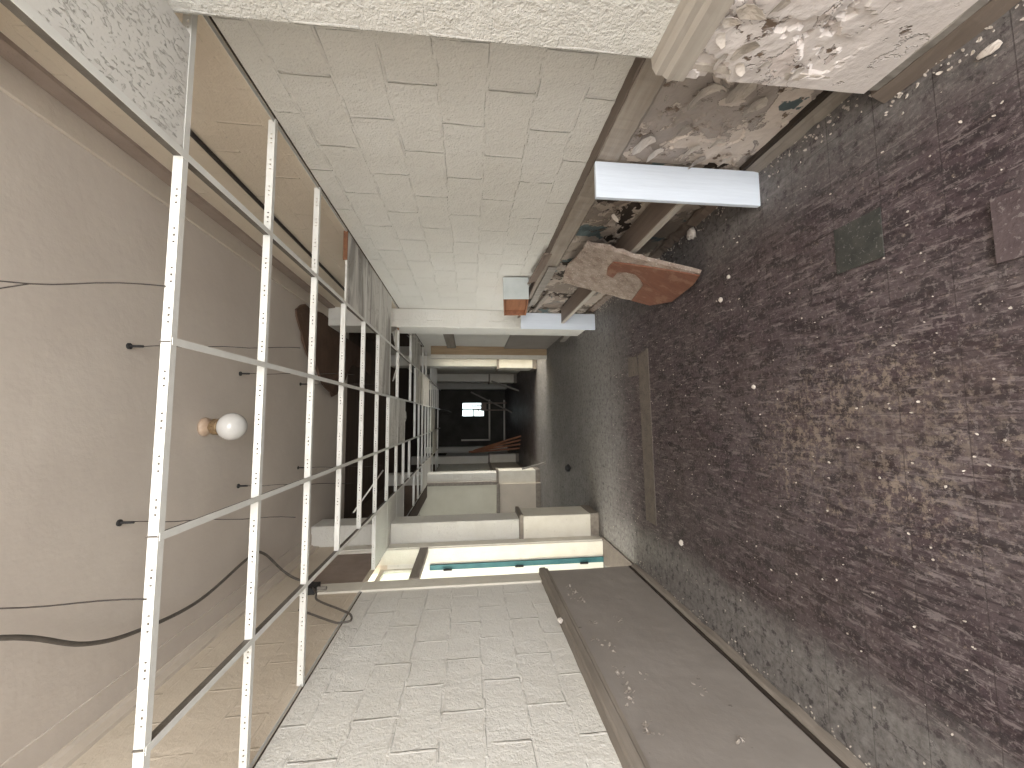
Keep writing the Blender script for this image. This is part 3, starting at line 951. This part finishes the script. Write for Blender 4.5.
tile(0, -1, 'fissured white ceiling tile still seated beside the near right pier')
tile(0, 3, 'streaked grey stained ceiling tile along the right wall, nearest of its row', 'tile_stain')
tile(0, 4, 'dark streaked ceiling tile along the right wall, middle of the stained row', 'tile_stain')
tile(0, 5, 'stained ceiling tile along the right wall just before the second pier', 'tile_stain')
tile(1, 5, 'brown ringed ceiling tile one bay in from the right wall tiles', 'tile_stain')
tile(2, 6, 'pale ceiling tile alone in the middle bay, nearer of the two', 'tile_stain')
tile(2, 7, 'pale ceiling tile in the middle bay, farther of the two', 'tile_stain')
tile(4, 5, 'clean pale ceiling tile along the left wall above the doorway, nearest', 'tile')
tile(4, 6, 'clean pale ceiling tile along the left wall above the near left pier', 'tile')
tile(4, 7, 'pale ceiling tile along the left wall just past the near left pier', 'tile')
tile(0, 9, 'grey ceiling tile at the right wall past the second right pier', 'tile_stain')
tile(0, 10, 'grey ceiling tile at the right wall near the tan door frame', 'tile_stain')
for k, w_ in ((10, 'nearest'), (11, 'second'), (12, 'third'), (13, 'fourth')):
    tile(1, k, 'dim ceiling tile in the far right-hand bay, %s of a row of four' % w_, 'tile_stain')
for k, w_ in ((12, 'nearest'), (13, 'middle'), (14, 'farthest')):
    tile(4, k, 'dim ceiling tile by the far left wall, %s of a row of three' % w_, 'tile')
for k, w_ in ((15, 'nearer'), (16, 'farther')):
    tile(2, k, 'very dim ceiling tile deep in the dark middle bay, %s of two' % w_, 'tile')
for k, w_ in ((16, 'nearer'), (17, 'farther')):
    tile(3, k, 'very dim ceiling tile deep in the dark left-middle bay, %s of two' % w_, 'tile')

# tile tipped up and leaning inside the void, and torn tiles drooping through the grid
o = MB().obox((-0.80, 4.55, 1.10), (0.16, 0.0, -0.11), (0.02, 0.27, 0.02), (0.004, 0, 0.006))
tag(o.build('ceiling_tile', M['tile']), 'pale ceiling tile tipped up inside the void above the doorway', 'ceiling tile')


def droop(name, pts, wvec, th, mat, label, cat):
    b = MB()
    wv = Vector(wvec)
    P = [Vector(p) for p in pts]
    vs, fs = [], []
    q = random.Random(len(label))
    for i, p in enumerate(P):
        s = 1 - 0.5 * (i / (len(P) - 1)) + q.uniform(-0.15, 0.15)
        t = (P[min(i + 1, len(P) - 1)] - P[max(i - 1, 0)]).normalized()
        n = t.cross(wv).normalized() * th
        vs += [p - wv * s - n, p + wv * s - n, p + wv * s + n, p - wv * s + n]
    k = len(P)
    for i in range(k - 1):
        for j in range(4):
            fs.append((i * 4 + j, i * 4 + (j + 1) % 4, (i + 1) * 4 + (j + 1) % 4, (i + 1) * 4 + j))
    fs += [(3, 2, 1, 0), tuple((k - 1) * 4 + j for j in range(4))]
    b.face_block(vs, fs)
    return tag(b.build(name, M[mat], smooth=False), label, cat)


droop('torn_ceiling_tile', [(1.15, 5.25, 0.98), (1.02, 5.45, 0.99), (0.90, 5.62, 1.0), (0.72, 5.75, 1.03), (0.55, 5.85, 1.10)], (0.06, 0.17, 0), 0.006, 'tile_stain',
      'torn strip of ceiling tile slung over the runner past the second right pier', 'ceiling tile')
droop('torn_ceiling_tile', [(1.35, 6.0, 1.05), (1.30, 6.1, 0.96), (1.27, 6.15, 0.88), (1.25, 6.2, 0.82)], (0.02, 0.16, 0), 0.006, 'tile_stain',
      'torn ceiling tile drooping below the grid beside the second right pier', 'ceiling tile')
droop('torn_ceiling_tile', [(1.38, 6.75, 1.04), (1.33, 6.85, 0.95), (1.29, 6.95, 0.85)], (0.02, 0.18, 0), 0.006, 'tile_stain',
      'grey torn ceiling tile hanging by the right wall in the darker bay', 'ceiling tile')
droop('torn_ceiling_tile', [(0.12, 6.0, 1.0), (0.06, 6.1, 0.97), (-0.02, 6.25, 0.98), (-0.14, 6.3, 1.03)], (0.02, 0.07, 0.0), 0.004, 'tile_stain',
      'small curled scrap of ceiling tile on the middle runner', 'ceiling tile')

# hanger bolts and wires above the grid
for i, (x, y, lab) in enumerate([(0.407, 2.37, 'nearest black bolt and hanger wire on the right half of the plaster ceiling'), (-0.559, 2.39, 'nearest black bolt and hanger wire on the left half of the plaster ceiling'),
                                 (0.37, 3.44, 'second black bolt and hanger wire on the right half, beside the globe lamp'), (-0.553, 3.49, 'second black bolt and hanger wire on the left half, past the globe lamp'),
                                 (0.38, 4.60, 'third black bolt and hanger wire by the brown sheet on the ceiling'), (-0.55, 4.62, 'third black bolt and hanger wire on the left half of the ceiling')]):
    h = thing('hanger_wire', lab, 'hanger wire', (x, y, ZC))
    b = MB()
    b.lathe((x, y, ZS - 0.012), [(0.018, 0.012), (0.018, 0.004), (0.010, 0.0)], 10)
    b.tube([(x, y, ZS - 0.01), (x, y, ZS - 0.075)], 0.007, 8)
    b.build('bolt', M['iron'], h)
    pts = [(x + 0.004 * math.sin(j * 1.3 + i), y + 0.004 * math.cos(j * 1.7), ZS - 0.07 - (ZS - 0.07 - ZC - 0.03) * j / 12) for j in range(13)]
    MB().tube(pts, 0.0022, 6).build('wire', M['wire'], h)
for i, (x, y) in enumerate([(0.43, 1.345), (-0.548, 1.352)]):
    h = thing('hanger_wire', ['twisted hanger wire at the nearest cross tee, right half of the ceiling', 'twisted hanger wire at the nearest cross tee, left half of the ceiling'][i], 'hanger wire', (x, y, ZC))
    pts = [(x + 0.005 * math.sin(j * 0.9), y + 0.004 * math.cos(j * 1.1), ZC + 0.03 + (ZS - ZC - 0.03) * j / 14) for j in range(15)]
    MB().tube(pts, 0.0024, 6).build('wire', M['wire'], h)
    p0 = pts[6]
    MB().tube([p0, (p0[0] - 0.03, p0[1] + 0.004, p0[2] + 0.15), (p0[0] - 0.055, p0[1] + 0.01, p0[2] + 0.32), (p0[0] - 0.09, p0[1], ZS)], 0.0022, 6).build('wire', M['wire'], h)

# torn brown sheet on the plaster ceiling, and conduit along the right wall
o = MB().poly(rough_outline([(1.17, 4.36, 1.865), (1.30, 4.60, 1.875), (1.33, 5.30, 1.875), (1.22, 5.9, 1.875), (1.20, 7.6, 1.875), (0.80, 7.6, 1.87), (0.86, 6.9, 1.87), (0.83, 6.40, 1.87), (0.70, 6.2, 1.865), (0.45, 5.92, 1.855),
                             (0.28, 5.44, 1.83), (0.42, 5.15, 1.85), (0.58, 5.0, 1.865), (0.70, 4.72, 1.86), (0.95, 4.52, 1.865)], 3, 0.016, 5), 0.018)
tag(o.build('torn_fibre_sheet', M['brown_sheet']), 'dark brown torn fibre sheet clinging to the plaster ceiling before the right pier', 'sheet')
o = MB().tube([(XR - 0.013, y, 1.43) for y in (0.2, 1.5, 3.0, 4.2, 5.34)], 0.013, 10)
tag(o.build('conduit', M['wire']), 'thin dark conduit along the right wall above the hung ceiling', 'conduit')

# globe lamp
gl = thing('globe_lamp', 'round white opal globe lamp with tarnished brass collar on the plaster ceiling', 'lamp', (-0.058, 3.03, 1.66))
c = (-0.058, 3.03, ZS)
MB().lathe(c, [(0.066, 0.0), (0.068, -0.012), (0.060, -0.026), (0.040, -0.038), (0.030, -0.045)], 28, (0, 0, 1)).build('base', M['porcelain'], gl, smooth=True)
MB().lathe(c, [(0.030, -0.042), (0.034, -0.055), (0.052, -0.062), (0.058, -0.072), (0.056, -0.100), (0.060, -0.104), (0.055, -0.112)], 28).build('collar', M['brass'], gl, smooth=True)
prof = []
for i in range(15):
    t = 0.42 + (PI - 0.42 - 0.02) * i / 14
    prof.append((0.098 * math.sin(t), -0.190 + 0.092 * math.cos(t)))
MB().lathe(c, prof, 32).build('globe', M['glass_globe'], gl, smooth=True)


# cable slung in the void and its loop by the junction box
def smooth_path(P, n=8):
    P = [Vector(p) for p in P]
    out = []
    for i in range(len(P) - 1):
        p0, p1, p2, p3 = P[max(i - 1, 0)], P[i], P[i + 1], P[min(i + 2, len(P) - 1)]
        for j in range(n):
            t = j / n
            out.append(0.5 * ((2 * p1) + (p2 - p0) * t + (2 * p0 - 5 * p1 + 4 * p2 - p3) * t * t + (3 * p1 - p0 - 3 * p2 + p3) * t ** 3))
    out.append(P[-1])
    return out


cb = MB().tube(smooth_path([(-0.62, 1.2, 1.82), (-0.837, 1.788, 1.80), (-1.054, 2.142, 1.80), (-1.156, 2.461, 1.80), (-1.215, 2.949, 1.80), (-1.14, 3.545, 1.80), (-1.19, 3.77, 1.80), (-1.44, 4.05, 1.76),
                            (-1.50, 3.98, 1.60), (-1.51, 3.9, 1.42)]), 0.011, 8)
tag(cb.build('cable', M['cable'], smooth=True), 'grey cable sagging across the plaster ceiling to the left wall', 'cable')
lb = MB().tube(smooth_path([(-1.497, 3.75, 1.37), (-1.46, 3.55, 1.27), (-1.46, 3.42, 1.211), (-1.46, 3.236, 0.979), (-1.46, 3.15, 0.88), (-1.46, 3.06, 0.85), (-1.46, 3.04, 0.90), (-1.46, 3.048, 0.96), (-1.47, 3.218, 1.189), (-1.47, 3.29, 1.30)]), 0.008, 8)
tag(lb.build('cable', M['cable'], smooth=True), 'dark cable end looping below the ceiling line by the left wall', 'cable')
jb = thing('junction_box', 'dark junction box on the left wall above the doorway casing', 'junction box', (XL, 3.8, 1.33))
MB().box(XL, XL + 0.06, 3.74, 3.88, 1.35, 1.47).build('body', M['iron'], jb, bevel=0.004)
MB().tube([(XL + 0.03, 3.80, 1.36), (XL + 0.035, 3.79, 1.27)], 0.016, 10).build('fitting', M['grey_wood'], jb)

# ------------------------------------------------------------------ left doorway
d1 = bpy.data.objects.new('door_1', None)
COL.objects.link(d1)
d1.location = (XL, 4.4, ZF + H)
d1['base'] = (XL, 4.4, ZF + H)
d1['kind'] = 'structure'
MB().box(XL - 0.12, XL + 0.018, 3.745, 3.93, ZF, 1.5).build('casing', M['white_trim'], d1, bevel=0.004)
b = MB()
b.box(XL - 0.165, XL + 0.005, 4.835, 4.93, ZF, 1.5)
b.build('casing', M['white_trim'], d1, bevel=0.004)
MB().box(XL - 0.02, XL + 0.022, 4.85, 5.0, ZF, 1.5).build('architrave', M['white_trim'], d1, bevel=0.006)
MB().box(XL - 0.05, XL + 0.02, 3.955, 4.835, 0.48, 0.575).build('transom_bar', M['taupe_ledge'], d1, bevel=0.004)
MB().box(XL - 0.10, XL - 0.02, 3.955, 4.835, 1.02, 1.5).build('head_shade_panel', M['brown_trim'], d1)  # brown panel stands in for the unlit opening over the transom
s = MB()
for (z0, z1) in ((0.575, 0.62), (0.975, 1.02)):
    s.box(XL - 0.25, XL - 0.21, 3.96, 4.83, z0, z1)
s.box(XL - 0.25, XL - 0.21, 3.96, 4.0, 0.62, 0.975)
s.box(XL - 0.25, XL - 0.21, 4.79, 4.83, 0.62, 0.975)
sash = s.build('transom_sash', M['white_trim'], d1)
MB().box(XL - 0.235, XL - 0.229, 4.0, 4.79, 0.62, 0.975).build('pane', M['glass'], sash)
MB().box(XL - 0.26, XL + 0.05, 3.93, 4.85, ZF, ZF + 0.012).build('threshold', M['strip'], d1)
leaf = MB().box(XL - 1.0, XL - 0.245, 4.835, 4.875, ZF + 0.01, 0.46).build('door_leaf', M['room'], d1, bevel=0.002)
MB().box(XL - 0.245, XL - 0.185, 4.822, 4.88, ZF + 0.01, 0.46).build('edge_stile', M['teal'], leaf, bevel=0.002)
for z in (0.25, -0.6, -1.4):
    MB().tube([(XL - 0.243, 4.813, z - 0.05), (XL - 0.243, 4.813, z + 0.05)], 0.012, 8).build('hinge', M['iron'], leaf)

# side room behind it, open to the sky on its far side
b = MB()
b.box(-5.0, XL - 0.26, 2.6, 2.7, ZF, 1.6)
b.box(-5.0, XL - 0.26, 2.7, 5.3, 1.5, 1.6)
b.box(-5.0, XL - 0.26, 5.27, 5.39, 1.2, 1.6)
b.box(-4.6, -4.5, 2.7, 5.25, ZF, -0.9)
struct(b.build('wall_side_room', M['room']))
# side room on the right
b = MB()
b.box(XR + 0.26, 4.3, 7.6, 7.7, ZF, 1.5)
b.box(XR + 0.26, 4.3, 9.8, 9.9, ZF, 1.5)
b.box(XR + 0.26, 4.3, 7.7, 9.8, 1.4, 1.5)
struct(b.build('wall_side_room', M['room']))


# ------------------------------------------------------------------ lower blocks and trims on the piers further on
def pier_base(side, y, zc, w=0.045):
    if side < 0:
        x0, x1 = XL, -1.305 + w
    else:
        x0, x1 = 1.225 - w, XR
    L = 0.36 if side < 0 else 0.45
    b = MB()
    b.box(x0, x1, y - w, y + L + w, ZF, zc)
    struct(b.build('wall_pier_base', M['white_trim'], bevel=0.01))
    b = MB()
    b.box(x0, x1 + (0.02 if side < 0 else 0), y - w - 0.02, y + L + w + 0.02, zc, zc + 0.05) if side < 0 else b.box(x0 - 0.02, x1, y - w - 0.02, y + L + w + 0.02, zc, zc + 0.05)
    b.box(x0 if side < 0 else x0 - 0.012, x1 + 0.012 if side < 0 else x1, y - w - 0.012, y + L + w + 0.012, ZF, ZF + 0.11)
    struct(b.build('wall_pier_base_moulding', M['taupe_ledge'], bevel=0.006))


for y in (5.05, 9.25, 13.2):
    pier_base(-1, y, -0.68)
for y in (9.5, 13.6):
    pier_base(1, y, -0.72)
# wainscot along the far left wall
for y0, y1 in ((9.65, 13.1),):
    struct(MB().box(XL, XL + 0.03, y0, y1, ZF, -0.68).build('shade_strip_27', M['cornice']))
    struct(MB().box(XL, XL + 0.06, y0, y1, -0.68, -0.62).build('shade_strip_28', M['taupe_ledge'], bevel=0.004))
    struct(MB().box(XL, XL + 0.045, y0, y1, ZF, ZF + 0.12).build('baseboard_left', M['taupe_ledge'], bevel=0.004))
struct(MB().box(1.44, XR, 5.8, 8.2, 0.28, 0.46).build('shade_strip_21', M['taupe_ledge'], bevel=0.004))
struct(MB().box(1.44, XR, 5.8, 8.2, ZF, -0.74).build('shade_strip_22', M['taupe']))

# right doorway further on: tan timber frame
d2 = bpy.data.objects.new('door_2', None)
COL.objects.link(d2)
d2.location = (XR, 8.85, ZF + H)
d2['base'] = (XR, 8.85, ZF + H)
d2['kind'] = 'structure'
MB().box(1.27, XR + 0.26, 8.2, 8.30, ZF, 0.80).build('jamb', M['tan_wood'], d2, bevel=0.004)
MB().box(1.225, 1.30, 8.18, 8.30, ZF, 0.80).build('casing', M['white_trim'], d2, bevel=0.004)
MB().box(1.27, XR + 0.2, 8.22, 8.24, 0.36, 0.5).build('hinge_block', M['dark'], d2)
MB().box(XR - 0.01, XR + 0.26, 9.38, 9.45, ZF, 0.80).build('jamb', M['tan_wood'], d2, bevel=0.004)
MB().box(XR, XR + 0.26, 8.30, 9.40, 0.70, 0.80).build('head', M['tan_wood'], d2)

# ------------------------------------------------------------------ far end of the corridor
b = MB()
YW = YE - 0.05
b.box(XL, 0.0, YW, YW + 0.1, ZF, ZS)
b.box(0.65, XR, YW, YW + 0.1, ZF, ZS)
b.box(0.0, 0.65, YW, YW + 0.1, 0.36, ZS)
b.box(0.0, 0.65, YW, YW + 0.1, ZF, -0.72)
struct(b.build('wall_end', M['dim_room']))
w1 = MB()
w1.box(0.0, 0.65, YW - 0.03, YW + 0.02, 0.30, 0.36)
w1.box(0.0, 0.65, YW - 0.03, YW + 0.02, -0.72, -0.66)
w1.box(0.0, 0.03, YW - 0.03, YW + 0.02, -0.66, 0.30)
w1.box(0.62, 0.65, YW - 0.03, YW + 0.02, -0.66, 0.30)
w1.box(0.30, 0.35, YW - 0.03, YW + 0.02, -0.66, 0.30)
w1.box(0.03, 0.30, YW - 0.02, YW + 0.0, -0.22, -0.17)
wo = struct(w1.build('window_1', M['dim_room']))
MB().box(0.03, 0.62, YW + 0.022, YW + 0.028, -0.66, 0.30).build('pane', M['glass'], wo)
# clutter standing in front of the far window
cl = MB()
cl.box(0.25, 0.62, 17.2, 17.5, -0.75, -0.52)
cl.box(0.30, 0.36, 17.25, 17.32, -0.52, -0.18)
cl.box(0.44, 0.50, 17.25, 17.32, -0.52, -0.10)
cl.box(0.22, 0.34, 17.2, 17.4, -0.42, -0.36)
cl.box(0.26, 0.31, 17.22, 17.28, ZF, -0.75)
cl.box(0.57, 0.62, 17.22, 17.28, ZF, -0.75)
cl.box(0.26, 0.31, 17.42, 17.48, ZF, -0.75)
cl.box(0.57, 0.62, 17.42, 17.48, ZF, -0.75)
tag(cl.build('stacked_stand', M['brown_trim']), 'dim brown stand with pieces stacked on it before the far bright window', 'stand')
fr = MB()
fr.box(-1.07, 0.76, 17.85, 17.92, -0.95, -0.88)
fr.box(-1.09, -1.02, 17.85, 17.92, -0.95, 0.36)
fr.box(-1.08, 0.76, 17.85, 17.92, -1.63, -1.56)
struct(fr.build('shade_strip_23', M['white_trim']))

# orange brown lumber leaning on the far left pier
for i, (xa, za, ya, xb, yb) in enumerate([(-1.08, -0.15, 12.62, -0.62, 12.30), (-1.11, -0.10, 12.72, -0.75, 12.42), (-1.14, 0.02, 12.82, -0.89, 12.54), (-1.16, -0.05, 12.92, -1.03, 12.66)]):
    o = MB().plank((xb, yb, ZF + 0.03), (xa, ya, za), (1, 0.4, 0), 0.055, 0.025)
    tag(o.build('lumber_plank', M['lumber'], bevel=0.003),
        ['orange brown plank leaning at the far left, most slanted of the fan', 'orange brown plank leaning at the far left, second most slanted', 'orange brown plank leaning at the far left, second steepest',
         'orange brown plank leaning at the far left, steepest against the pier'][i], 'plank', 'lumber leaning at the far left')
for i, (a, c, wd, lab) in enumerate([((0.94, 15.0, -0.06), (0.15, 15.0, -1.64), 0.09, 'grey timber hanging aslant before the far dark end, longer of two'),
                                     ((1.2, 13.2, -0.75), (0.85, 12.95, -1.64), 0.08, 'short grey timber leaning near the far right pier')]):
    o = MB().plank(a, c, (0, 1, 0), wd, 0.05)
    tag(o.build('fallen_timber', M['grey_wood'], bevel=0.004), lab, 'timber')
o = MB().tube(smooth_path([(0.25, 13.0, 0.956), (0.22, 14.2, 0.78), (0.18, 15.5, 0.70), (0.15, 17.2, 0.95), (0.14, 17.95, 1.2)]), 0.012, 6)
tag(o.build('cable', M['cable']), 'thin pale cable drooping from the far end of the grid', 'cable')
o = MB().plank((-1.0, 8.4, ZF + 0.02), (-1.15, 8.6, -1.15), (0, 1, 0), 0.05, 0.03)
tag(o.build('loose_lath', M['grey_wood']), 'short grey lath leaning low before the second left pier', 'lath')
